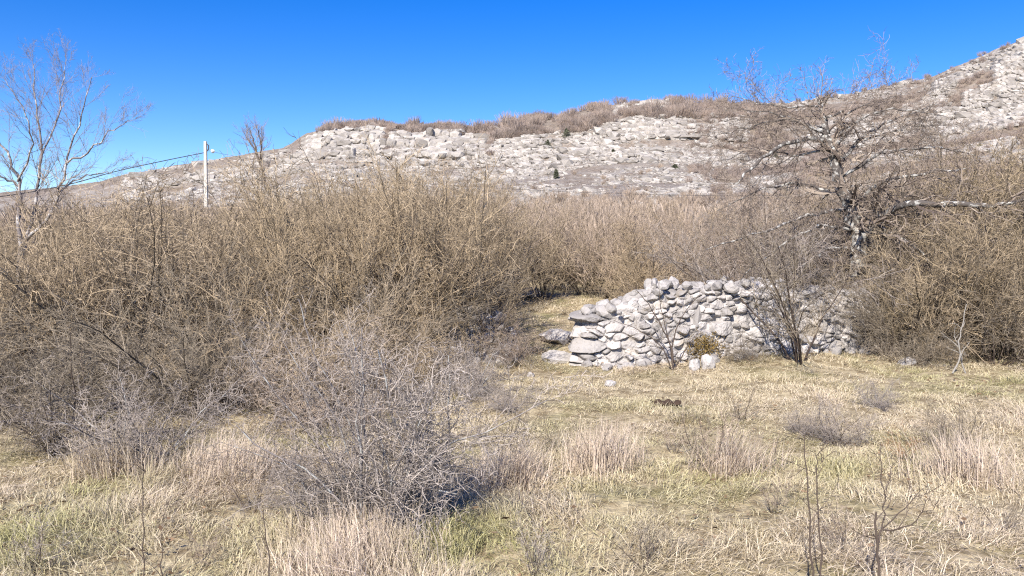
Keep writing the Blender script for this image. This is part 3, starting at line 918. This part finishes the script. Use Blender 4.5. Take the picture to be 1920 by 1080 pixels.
# ------------------------------------------------------------------ stems drawn along a path, with side twigs
def smooth_path(P, k=4):
    P = np.array([tuple(p) for p in P], float)
    P = np.vstack([2 * P[0] - P[1], P, 2 * P[-1] - P[-2]])
    out = []
    for i in range(1, len(P) - 2):
        for t in np.linspace(0, 1, k, endpoint=False):
            a, b, c, d = P[i - 1:i + 3]
            out.append(.5 * ((2 * b) + (c - a) * t + (2 * a - 5 * b + 4 * c - d) * t * t + (3 * b - a - 3 * c + d) * t ** 3))
    out.append(P[-2])
    return np.array(out)


def limb(P, r0, r1, k=4, wob=.02, R=rnd):
    Q = smooth_path(P, k); n = len(Q)
    Q[1:-1] += np.array([[R.gauss(0, wob) for _ in range(3)] for _ in range(n - 2)])
    pts = [tuple(q) for q in Q]
    T = np.gradient(Q, axis=0); dirs = [unit(tuple(t)) for t in T]
    rad = list(np.linspace(r0, r1, n))
    L = float(np.sum(np.linalg.norm(np.diff(Q, axis=0), axis=1)))
    return pts, dirs, rad, L


def tree(name, label, base, limbs, cfg, bark, twig, fat=1.0, seed=1, more=1.35):
    """limbs: (pixel path with depths, r0, r1, side branches). The first is the trunk"""
    R = random.Random(seed); base = Vector(base)
    root = empty(name, base, label, 'tree')
    thin = []
    for k, (path, r0, r1, kids) in enumerate(limbs):
        pts, dirs, rad, L = limb([Vector(q) - base for q in path], r0, r1, 4, .022, R)
        link('trunk' if k == 0 else 'limb', tube_mesh('trunk' if k == 0 else 'limb', [(pts, rad)], 7), M[bark], root)
        c = [dict(cfg[0], kids=int(kids * more))] + cfg[1:]
        out = {}
        spawn(out, pts, dirs, rad, min(cfg[0].get('L', L), L * 1.5 + .6), 0, c, R)
        for l in out: thin += out[l]
    link('crown', tube_mesh('crown', [(p, [v * fat for v in r]) for p, r in thin], 3), M[twig], root)
    return root


def pp(Y, *pts):
    r = []
    for q in pts:
        r.append(at(q[0], q[1], q[2] if len(q) > 2 else Y))
    return r


# the gnarled tree on the right
YT = 17.3; GB = on(ut(1622, 680)[0] * YT, YT)
CT = [dict(n=1, w=0, kids=10, t0=.1, ang=.85, lf=.42, rf=.30, short=.3, L=3.0),
      dict(n=7, w=.22, up=-.045, kids=8, t0=.12, ang=.85, lf=.5, rf=.55, short=.45, tip=.35),
      dict(n=4, w=.28, up=.03, kids=7, t0=.12, ang=.8, lf=.5, rf=.6, short=.4, tip=.4),
      dict(n=3, w=.3, up=.02, tip=.5)]
Y = YT
tree('gnarled_tree', 'old gnarled bare tree with lichen grey trunk rising over the wall', GB, [
    (pp(Y, (1624, 690), (1618, 590), (1612, 500), (1606, 440), (1592, 390), (1572, 335), (1562, 300), (1550, 255), (1547, 228, Y + .1), (1540, 205, Y + .2), (1530, 180, Y + .3)), .235, .015, 20),
    (pp(Y, (1612, 470), (1632, 425, Y - .3), (1680, 388, Y - .9), (1780, 383, Y - 1.6), (1860, 386, Y - 2.0), (1935, 372, Y - 2.3)), .105, .024, 14),
    (pp(Y, (1592, 392), (1618, 365, Y - .3), (1660, 340, Y - .7), (1735, 326, Y - 1.1), (1810, 316, Y - 1.4)), .065, .012, 7),
    (pp(Y, (1552, 262), (1500, 262, Y - .2), (1440, 290, Y - .5), (1400, 322, Y - .8), (1375, 345, Y - .9)), .06, .014, 8),
    (pp(Y, (1548, 245), (1480, 225, Y + .2), (1420, 235, Y + .5), (1355, 250, Y + .8)), .036, .008, 8),
    (pp(Y, (1565, 310), (1610, 262, Y + .3), (1645, 238, Y + .6), (1705, 212, Y + 1.0), (1760, 195, Y + 1.1)), .045, .008, 10),
    (pp(Y, (1590, 395), (1530, 398, Y - .4), (1450, 430, Y - .9), (1370, 450, Y - 1.2), (1320, 470, Y - 1.3)), .04, .008, 9),
    (pp(Y, (1552, 255), (1510, 232, Y - .2), (1455, 215, Y - .3), (1390, 205, Y - .5)), .03, .006, 9),
    (pp(Y, (1548, 220), (1590, 210, Y + .2), (1640, 190, Y + .3), (1690, 178, Y + .3)), .028, .005, 9),
    (pp(Y, (1535, 200), (1440, 195, Y + .7), (1370, 180, Y + 1.0)), .024, .006, 7),
    (pp(Y, (1620, 262, Y + .3), (1700, 240, Y + .2), (1780, 235, Y - .2)), .024, .006, 7),
    (pp(Y, (1612, 480), (1560, 465, Y - .5), (1500, 500, Y - .9), (1450, 545, Y - 1.1)), .035, .008, 8),
    (pp(Y, (1572, 335), (1650, 290, Y - .4), (1740, 275, Y - .9), (1830, 292, Y - 1.3)), .04, .008, 10),
    (pp(Y, (1600, 405), (1680, 440, Y - .5), (1740, 490, Y - .9), (1780, 560, Y - 1.1)), .04, .008, 9),
    (pp(Y, (1560, 290), (1610, 225, Y - .4), (1690, 205, Y - .7), (1775, 218, Y - .9)), .034, .006, 10),
    (pp(Y, (1582, 365), (1500, 345, Y + .3), (1420, 360, Y + .6), (1345, 395, Y + .8)), .036, .008, 10),
    (pp(Y, (1604, 430), (1540, 425, Y - .7), (1460, 465, Y - 1.2), (1385, 530, Y - 1.5)), .036, .008, 10),
    (pp(Y, (1556, 280), (1490, 290, Y + .4), (1420, 280, Y + .9), (1350, 300, Y + 1.3)), .03, .006, 9)],
     CT, 'tree_bark', 'tree_twig', 1.4, 5, 1.6)

# the bare tree at the left edge, several stems from one base
Y = 16.5; LB = on(ut(40, 640)[0] * Y, Y)
CL = [dict(n=1, w=0, kids=9, t0=.2, ang=.50, lf=.5, rf=.5, short=.5, L=2.2),
      dict(n=5, w=.10, up=.07, kids=8, t0=.15, ang=.5, lf=.5, rf=.55, short=.45, tip=.3),
      dict(n=4, w=.12, up=.04, kids=7, t0=.15, ang=.6, lf=.5, rf=.6, short=.4, tip=.4),
      dict(n=3, w=.2, up=.04, tip=.5)]
tree('bare_tree', 'slender bare tree with several pale stems at the left edge against the sky', LB, [
    (pp(Y, (40, 700), (36, 600), (36, 490), (36, 400), (33, 340), (12, 285), (-30, 230)), 0.0540, 0.0160, 9),
    (pp(Y, (38, 480), (58, 420, Y + .2), (74, 330, Y + .3), (76, 260, Y + .3), (68, 180, Y + .4), (62, 120, Y + .4)), 0.0396, 0.0064, 12),
    (pp(Y, (40, 460), (80, 420, Y - .2), (108, 370, Y - .3), (128, 295, Y - .3), (150, 215, Y - .4), (172, 145, Y - .4)), 0.0396, 0.0064, 12),
    (pp(Y, (126, 305, Y - .3), (170, 280, Y - .4), (205, 250, Y - .5), (240, 225, Y - .6)), 0.0216, 0.0048, 9),
    (pp(Y, (110, 360, Y - .3), (160, 330, Y), (200, 325, Y + .2), (235, 312, Y + .3)), 0.0158, 0.0048, 6),
    (pp(Y, (75, 300, Y + .3), (110, 220, Y + .5), (118, 160, Y + .6), (125, 110, Y + .7)), 0.0202, 0.0040, 10),
    (pp(Y, (33, 340), (60, 270, Y - .4), (40, 200, Y - .6), (10, 150, Y - .7)), 0.0202, 0.0048, 9),
    (pp(Y, (34, 350), (0, 330, Y - .2), (-40, 320, Y - .3)), 0.0216, 0.0064, 6)],
     CL, 'left_bark', 'left_twig', .66, 8, 1.5)

# small bare tree on the skyline right of the pole
Y = 40.0; SB = on(ut(492, 400)[0] * Y, Y)
tree('small_tree', 'small leaning bare tree on the skyline right of the utility pole', SB, [
    (pp(Y, (515, 380), (498, 340), (486, 305), (478, 275), (470, 245)), .07, .012, 14),
    (pp(Y, (486, 305), (490, 280, Y - .3), (486, 255, Y - .4), (480, 235, Y - .4)), .04, .01, 12),
    (pp(Y, (482, 290), (470, 270, Y + .3), (458, 250, Y + .5)), .03, .01, 9)],
     [dict(CL[0], L=2.2)] + CL[1:], 'dark_stem', 'left_twig', 1.0, 12)


# thin stalks and saplings of the foreground
def sapling(name, label, paths, mat='dark_stem', twigs=3, seed=1, tm=None):
    R = random.Random(seed); base = Vector(paths[0][0][0])
    root = empty(name, base, label, 'sapling')
    st, tw = [], []
    for P, r0, r1 in paths:
        pts, dirs, rad, L = limb([q - base for q in P], r0, r1, 4, .006, R); st.append((pts, rad))
        if twigs:
            for q in range(twigs):
                out = {}; spawn(out, pts, dirs, rad, .5, 0, [dict(kids=1, t0=.25, ang=.8, lf=.7, rf=.6, short=.4), dict(n=4, w=.2, up=.04, kids=3, t0=.2, ang=.8, lf=.5, rf=.7), dict(n=3, w=.2)], R)
                tw.append([e for l in out for e in out[l]])
    link('stem', tube_mesh('stem', [q for q in st[:1]], 5), M[mat], root)
    for q in st[1:]: link('branch', tube_mesh('branch', [q], 5), M[mat], root)
    for th in tw: link('twig', tube_mesh('twig', th, 3), M[tm or mat], root)
    return root


def gp(px, py):
    p = ground(px, py); return p, p.y


p, y = gp(1648, 1130)
sapling('sapling', 'dark forked sapling with long side branches in the right foreground',
        [(pp(y, (1648, 1130), (1644, 1040), (1643, 960)), .010, .006), (pp(y, (1644, 1020), (1656, 980, y + .05), (1657, 920, y + .08), (1652, 830, y + .1)), .0065, .002),
         (pp(y, (1654, 993, y + .03), (1690, 990, y - .05), (1722, 968, y - .1), (1745, 930, y - .15)), .0055, .002), (pp(y, (1656, 990, y + .05), (1695, 955, y + .15), (1732, 915, y + .22)), .0045, .002)], seed=3)
p, y = gp(1527, 1150)
sapling('sapling', 'straight dark stalk, left one of the close pair in the right foreground', [(pp(y, (1527, 1150), (1520, 1040), (1512, 900), (1508, 815)), .007, .0025)], seed=4)
p, y = gp(1546, 1130)
sapling('sapling', 'straight dark stalk, right one of the close pair in the right foreground', [(pp(y, (1546, 1130), (1538, 1010), (1533, 910), (1528, 850)), .0065, .0025)], seed=5, twigs=5)
p, y = gp(270, 1110)
sapling('stalk', 'thin tall stalk standing alone in the left foreground', [(pp(y, (270, 1110), (269, 1000), (268, 900), (268, 850)), .0045, .002)], twigs=1, seed=6)
p, y = gp(507, 1110)
sapling('stalk', 'short dark stalk at the bottom edge left of the big thorn bush', [(pp(y, (507, 1110), (502, 1030), (494, 955)), .0055, .0025)], twigs=1, seed=7)
p, y = gp(303, 1110)
sapling('stalk', 'low thin stalk just right of the tall lone stalk', [(pp(y, (303, 1110), (302, 1060), (304, 1000)), .005, .002)], twigs=3, seed=8)
p, y = gp(1255, 694)
sapling('wall_sapling', 'thin multi stemmed sapling growing against the front of the wall',
        [(pp(y, (1262, 694), (1258, 650), (1240, 610), (1215, 570), (1190, 540)), .018, .005), (pp(y, (1262, 690), (1262, 640), (1275, 600), (1305, 560)), .016, .005),
         (pp(y, (1258, 690), (1240, 650, y - .1), (1200, 620, y - .2), (1150, 600, y - .3)), .013, .004), (pp(y, (1266, 690), (1290, 650, y - .1), (1310, 620, y - .15)), .012, .004),
         (pp(y, (1262, 690), (1255, 640, y + .05), (1240, 580), (1235, 530)), .012, .004)], 'dark_stem', 6, 9, 'dark_twig')
p, y = gp(1796, 700)
sapling('pale_sapling', 'pale forked sapling trunk in front of the right thicket', [(pp(y, (1786, 700), (1800, 670), (1798, 640), (1806, 600), (1812, 570)), .016, .006), (pp(y, (1810, 700), (1803, 680), (1800, 660)), .014, .012)],
        'pale_stem', 4, 10)
# long pale shoots of the big thorn bush
p, y = gp(715, 960)
sapling('thorn_shoot', 'long pale shoot sticking up left out of the big thorn bush',
        [(pp(y, (690, 880), (640, 760, y - .1), (585, 660, y - .2), (560, 560, y - .25)), .009, .0035), (pp(y, (690, 830), (672, 720, y + .1), (640, 620, y + .1)), .008, .003)], 'grey_stem', 8, 12, 'grey_twig')

# ------------------------------------------------------------------ utility pole and cable
YP = 70.0
pb = on(ut(387, 400)[0] * YP, YP)
pt = at(386.5, 265, YP)
root = empty('utility_pole', pb, 'pale concrete utility pole on the left skyline', 'pole')
h = pt.z - pb.z


def boxmesh(name, cx, cy, cz, sx, sy, sz, top=1.0):
    V = [(cx + a * sx * (top if c > 0 else 1), cy + b * sy * (top if c > 0 else 1), cz + c * sz) for c in (-1, 1) for b in (-1, 1) for a in (-1, 1)]
    return np.array(V), np.array([[0, 2, 3, 1], [4, 5, 7, 6], [0, 1, 5, 4], [2, 6, 7, 3], [0, 4, 6, 2], [1, 3, 7, 5]])


def plain(name, col, rough=.8):
    m, nt, out = new_mat(name); c = mixc(nt, ramp(nt, noise(nt, 3, 5), .35, .65), tuple(v * .8 for v in col), col); finish(nt, out, c, rough); return m


M['concrete'] = plain('pale_concrete', (.62, .58, .52)); M['cable'] = plain('dark_grey_cable', (.09, .085, .085)); M['white'] = plain('white_porcelain', (.8, .82, .85), .3); M['metal'] = plain('dark_metal', (.10, .10, .11), .5)
V, Q = boxmesh('pole', 0, 0, h / 2 - .3, .145, .145, h / 2 + .3, .72); link('shaft', mesh_np('shaft', V, quads=Q), M['concrete'], root)
zc = at(387, 285, YP).z - pb.z; zb = at(387, 275, YP).z - pb.z
V, Q = tubes([([(.10, -.05, zb + .25), (.30, -.05, zb + .1), (.30, -.05, zb - .2), (.10, -.05, zc)], [.05, .06, .06, .05])], 5); link('bracket', mesh_np('bracket', V, quads=Q), M['metal'], root)
ix = at(400, 284, YP) - pb
V, Q = tubes([([(ix.x - .17, -.1, ix.z), (ix.x - .09, -.1, ix.z + .02), (ix.x + .05, -.1, ix.z), (ix.x + .17, -.1, ix.z - .03)], [.06, .17, .17, .05])], 8); link('insulator', mesh_np('insulator', V, quads=Q, smooth=True), M['white'], root)


def cable(label, pts, r):
    P = smooth_path(pts, 14); o = np.array(P[0])
    V, Q = tubes([([tuple(q - o) for q in P], [r] * len(P))], 5)
    tag(link('overhead_cable', mesh_np('overhead_cable', V, quads=Q), M['cable'], loc=o), label, 'cable', 'cables of the utility pole')


pc = at(384, 286, YP)
cable('thick dark overhead cable sagging from the pole to the left', [pc, at(300, 303, 67), at(215, 322, 64), at(110, 350, 60), at(-40, 372, 55), at(-300, 375, 48)], .035)
cable('thin dark overhead cable running from the pole to the right above the thicket', [at(389, 282, YP), at(430, 291, 69), at(550, 313, 66), at(700, 334, 63), at(900, 351, 60), at(1280, 366, 55), at(1700, 360, 50), at(2300, 330, 44)], .014)

# ------------------------------------------------------------------ distant woods
def far_bush(seed, h, n):
    """a low detail bare bush for the far slope: a few stems and many twigs"""
    R = random.Random(seed); pol = []
    for k in range(n):
        az = R.uniform(0, 6.28); q = R.random() ** .5; b = q * .32 * h
        z0 = R.uniform(0, .55) * h * R.random()
        l = R.uniform(.3, .75) * (h - z0)
        d = unit((math.cos(az) * q * .55 + R.gauss(0, .2), math.sin(az) * q * .55 + R.gauss(0, .2), 1))
        p = (math.cos(az) * b, math.sin(az) * b, z0)
        pol.append(([p, tuple(p[i] + d[i] * l for i in range(3))], [.026, .010]))
    for k in range(5):
        az = R.uniform(0, 6.28)
        pol.append(([(0, 0, -.2), (math.cos(az) * .2 * h, math.sin(az) * .2 * h, h * .75)], [.06, .025]))
    return tubes(pol, 3)


FARB = [far_bush(900 + k, 2.4, 120) for k in range(6)]


def far_wood(name, label, places, mat, s0):
    VV, QQ, b = [], [], 0
    hz = height(np.array([q[0] for q in places]), np.array([q[1] for q in places]))
    for (x, y, s), h0 in zip(places, hz):
        v, q = FARB[rnd.randrange(6)]
        v = (v * (s0 * s * np.array([rnd.uniform(.9, 1.4), 1, 1]))) @ rotz(rnd.uniform(0, 6.28)).T + np.array([x, y, h0])
        VV.append(v); QQ.append(q + b); b += len(v)
    me = mesh_np(name, np.concatenate(VV), quads=np.concatenate(QQ))
    tag(link(name, me, M[mat]), label, 'scrub', kind='stuff')


R = random.Random(77)
pl = []
for k in range(1150):                    # belt of scrub on the crest
    px = R.uniform(600, 1420); f = R.uniform(.955 if px < 920 else .83 + .04 * abs(px - 1100) / 200, 1.0)
    if 1160 < px < 1290 and f < .86: continue
    if px > 1150 and px < 1260 and f > .925 and R.random() < .75: continue
    v = float(vnoise(np.array([px * .045]), np.array([f * 12.0]), 4.0)[0])
    if v < -.75: continue
    x, y = hill_pt(px, f); y += R.uniform(0, 9) * (f > .96); pl.append((x, y, R.lognormvariate(-.12, .30) * (1.0 + .30 * v) * (1.0 if px < 1300 else .8)))
for k in range(60):
    px = R.uniform(930, 1010); x, y = hill_pt(px, R.uniform(.86, .92)); pl.append((x, y, R.uniform(.6, 1)))
for k in range(40):
    px = R.uniform(720, 730) if k % 2 else R.uniform(902, 925); x, y = hill_pt(px, R.uniform(.72, .95)); pl.append((x, y, R.uniform(.6, 1)))
far_wood('ridge_scrub', 'brown bare scrub along the crest of the hill', pl, 'ridge_twig', 1.0)
pl = []
fb_px = [R.uniform(1290, 1990) for k in range(2600)]; fb_f = [R.uniform(.3, 1.0) for k in range(2600)]
fb_v = fbm(np.array(fb_px) * .009, np.array(fb_f) * 15.0, 2.0, 4)
for px, f, v in zip(fb_px, fb_f, fb_v):     # scrub patches of the right slope
    if v < -.06 or f > .955:
        x, y = hill_pt(px, f); pl.append((x, y, R.uniform(.4, .95)))
    if len(pl) > 900: break
far_wood('slope_scrub', 'mauve brown scrub patches between the ledges of the right slope', pl, 'ridge_twig', .85)
pl = []
for k in range(520):                    # grey brush along the foot of the hill
    px = R.uniform(250, 1700); f = R.uniform(-.02, .30) if k % 3 else R.uniform(.1, .5)
    if f < 0: f = 0.0
    x, y = hill_pt(px, f); pl.append((x, y - R.uniform(0, 14) * (f < .05), R.uniform(.5, 1.05) * (1 if f < .25 else .55)))
far_wood('foot_scrub', 'grey bare brush along the foot of the hill', pl, 'mauve_twig', 1.0)
pl = []
for k in range(200):
    Y = R.uniform(30, 58); x = R.uniform(-.62, .3) * Y
    pl.append((x, Y, R.uniform(.8, 1.25)))
far_wood('far_thicket', 'brown bare brush seen beyond the left thicket', pl, 'mauve_twig', 1.1)


def juniper(label, px, f, h, w):
    x, y = hill_pt(px, f); n = 900
    g3 = np.random.default_rng(int(px))
    z = g3.random(n) ** .8 * h; wid = w * (1 - (z / h) ** 1.6) * (.35 + .65 * np.sqrt(g3.random(n))) + .05; az = g3.uniform(0, 6.28, n); wid *= 1 + .5 * vnoise(np.cos(az) * 1.5 + px, np.sin(az) * 1.5, z * 1.5)
    c = np.stack([np.cos(az) * wid, np.sin(az) * wid, z], 1); a = g3.normal(0, .14, (n, 3)); b = g3.normal(0, .14, (n, 3))
    V = np.stack([c, c + a, c + b], 1).reshape(-1, 3)
    root = empty('juniper', on(x, y), label, 'evergreen', 'dark evergreens on the scree', s=.85)
    link('crown', mesh_np('crown', V, tris=np.arange(3 * n).reshape(-1, 3)), M['juniper'], root)
    link('trunk', tube_mesh('trunk', [([(0, 0, -.2), (0, 0, h * .5), (0, 0, h * .9)], [.09, .06, .02])], 5), M['dark_stem'], root)


juniper('green juniper highest on the scree below the brown crest scrub', 1062, .80, 2.7, 1.3)
juniper('dark spreading juniper just left of and below the green one', 1027, .72, 2.3, 1.3)
juniper('dark upright juniper low on the scree at the edge of the brush', 1043, .47, 2.0, .6)
juniper('little dark juniper in the middle of the scree by the flat ledge', 1150, .60, 1.0, .6)
juniper('little dark juniper low on the scree behind the gnarled tree', 1266, .48, 1.0, .9)
juniper('dark juniper seen through the crown of the gnarled tree', 1455, .55, 1.5, .9)
juniper('dark juniper on the lowest ledge of the right slope', 1838, .475, 1.2, .8)

# small things in the grass
g4 = np.random.default_rng(4)
p = ground(1252, 762)
V, _, T = merge([placed(ROCKS2[i], (g4.normal(0, .08), g4.normal(0, .06), .03), (.07, .06, .045)) for i in range(9)])
tag(link('molehill', mesh_np('molehill', V, tris=T), plain('dark_soil', (.07, .045, .03)), loc=p), 'small dark brown molehill in the grass right of the white stone', 'molehill')
# fallen leaves and bits of twig in the grass, thickest along the foot of the shrubs
n = 26000; ly = g4.uniform(4.2, 17, n); lx = g4.uniform(-1, 1, n) * (.72 * ly + 1)
edge_y = np.interp(lx, FX, FY); near = np.exp(-np.abs(ly - np.minimum(edge_y, 15.3)) / 1.1)
kp = g4.random(n) < .10 + .75 * near * (lx < 1.0) + .5 * (ly > 14.2) + .45 * sm(.1, .45, fbm(lx * .8, ly * .8, 51.0)); lx, ly = lx[kp], ly[kp]; n = len(lx)
c = np.stack([lx, ly, height(lx, ly) + g4.uniform(.03, .11, n)], 1); sz = g4.uniform(.008, .022, n)[:, None]
a = g4.normal(0, 1, (n, 3)) * [1, 1, .4] * sz; b = g4.normal(0, 1, (n, 3)) * [1, 1, .4] * sz
V = np.stack([c, c + a, c + a + b, c + b], 1).reshape(-1, 3)
M['litter'] = twig_mat('brown_dead_leaf', (.09, .055, .03), (.30, .20, .12))
tag(link('leaf_litter', mesh_np('leaf_litter', V, quads=np.arange(4 * n).reshape(-1, 4)), M['litter']), 'brown dead leaves lying in the grass along the thicket', 'leaves', kind='stuff')

# ------------------------------------------------------------------ light, sky, camera
SUN_AZ = math.radians(-160)     # compass-like angle from +Y towards +X: the sun stands behind the camera, to its left
SUN_EL = math.radians(38)
sd = Vector((math.sin(SUN_AZ) * math.cos(SUN_EL), math.cos(SUN_AZ) * math.cos(SUN_EL), math.sin(SUN_EL)))
L = bpy.data.lights.new('sun', 'SUN'); L.energy = 5.0; L.angle = math.radians(.5); L.color = (1, .93, .83)
lo = bpy.data.objects.new('sun', L); COL.objects.link(lo); lo.rotation_euler = sd.to_track_quat('Z', 'Y').to_euler(); lo.location = (-20, -30, 40)
w = bpy.data.worlds.new('World'); SC.world = w; w.use_nodes = True
nt = w.node_tree; bg = nt.nodes['Background']
sk = nt.nodes.new('ShaderNodeTexSky'); sk.sky_type = 'NISHITA'; sk.sun_disc = False
sk.sun_elevation = SUN_EL; sk.sun_rotation = SUN_AZ % (2 * PI); sk.altitude = 900; sk.air_density = 1.0; sk.dust_density = .3; sk.ozone_density = 3.0
hs = nt.nodes.new('ShaderNodeHueSaturation'); hs.inputs['Saturation'].default_value = 1.45; hs.inputs['Value'].default_value = .93; hs.inputs['Hue'].default_value = .519
nt.links.new(sk.outputs[0], hs.inputs['Color']); nt.links.new(hs.outputs[0], bg.inputs['Color'])
bg.inputs['Strength'].default_value = .112

cam = bpy.data.cameras.new('camera'); cam.sensor_width = 36; cam.lens = F / 1920 * 36; cam.clip_end = 2000; cam.clip_start = .05
co = bpy.data.objects.new('camera', cam); COL.objects.link(co)
co.location = (0, 0, CAM_Z); co.rotation_euler = (PI / 2 - PITCH, 0, 0)
SC.camera = co
SC.view_settings.view_transform = 'Standard'; SC.view_settings.look = 'None'; SC.view_settings.exposure = .88; SC.view_settings.gamma = 1.0
SC.cycles.use_denoising = False; SC.cycles.pixel_filter_type = 'BLACKMAN_HARRIS'; SC.cycles.filter_width = 1.2
SC.cycles.max_bounces = 5; SC.cycles.diffuse_bounces = 3
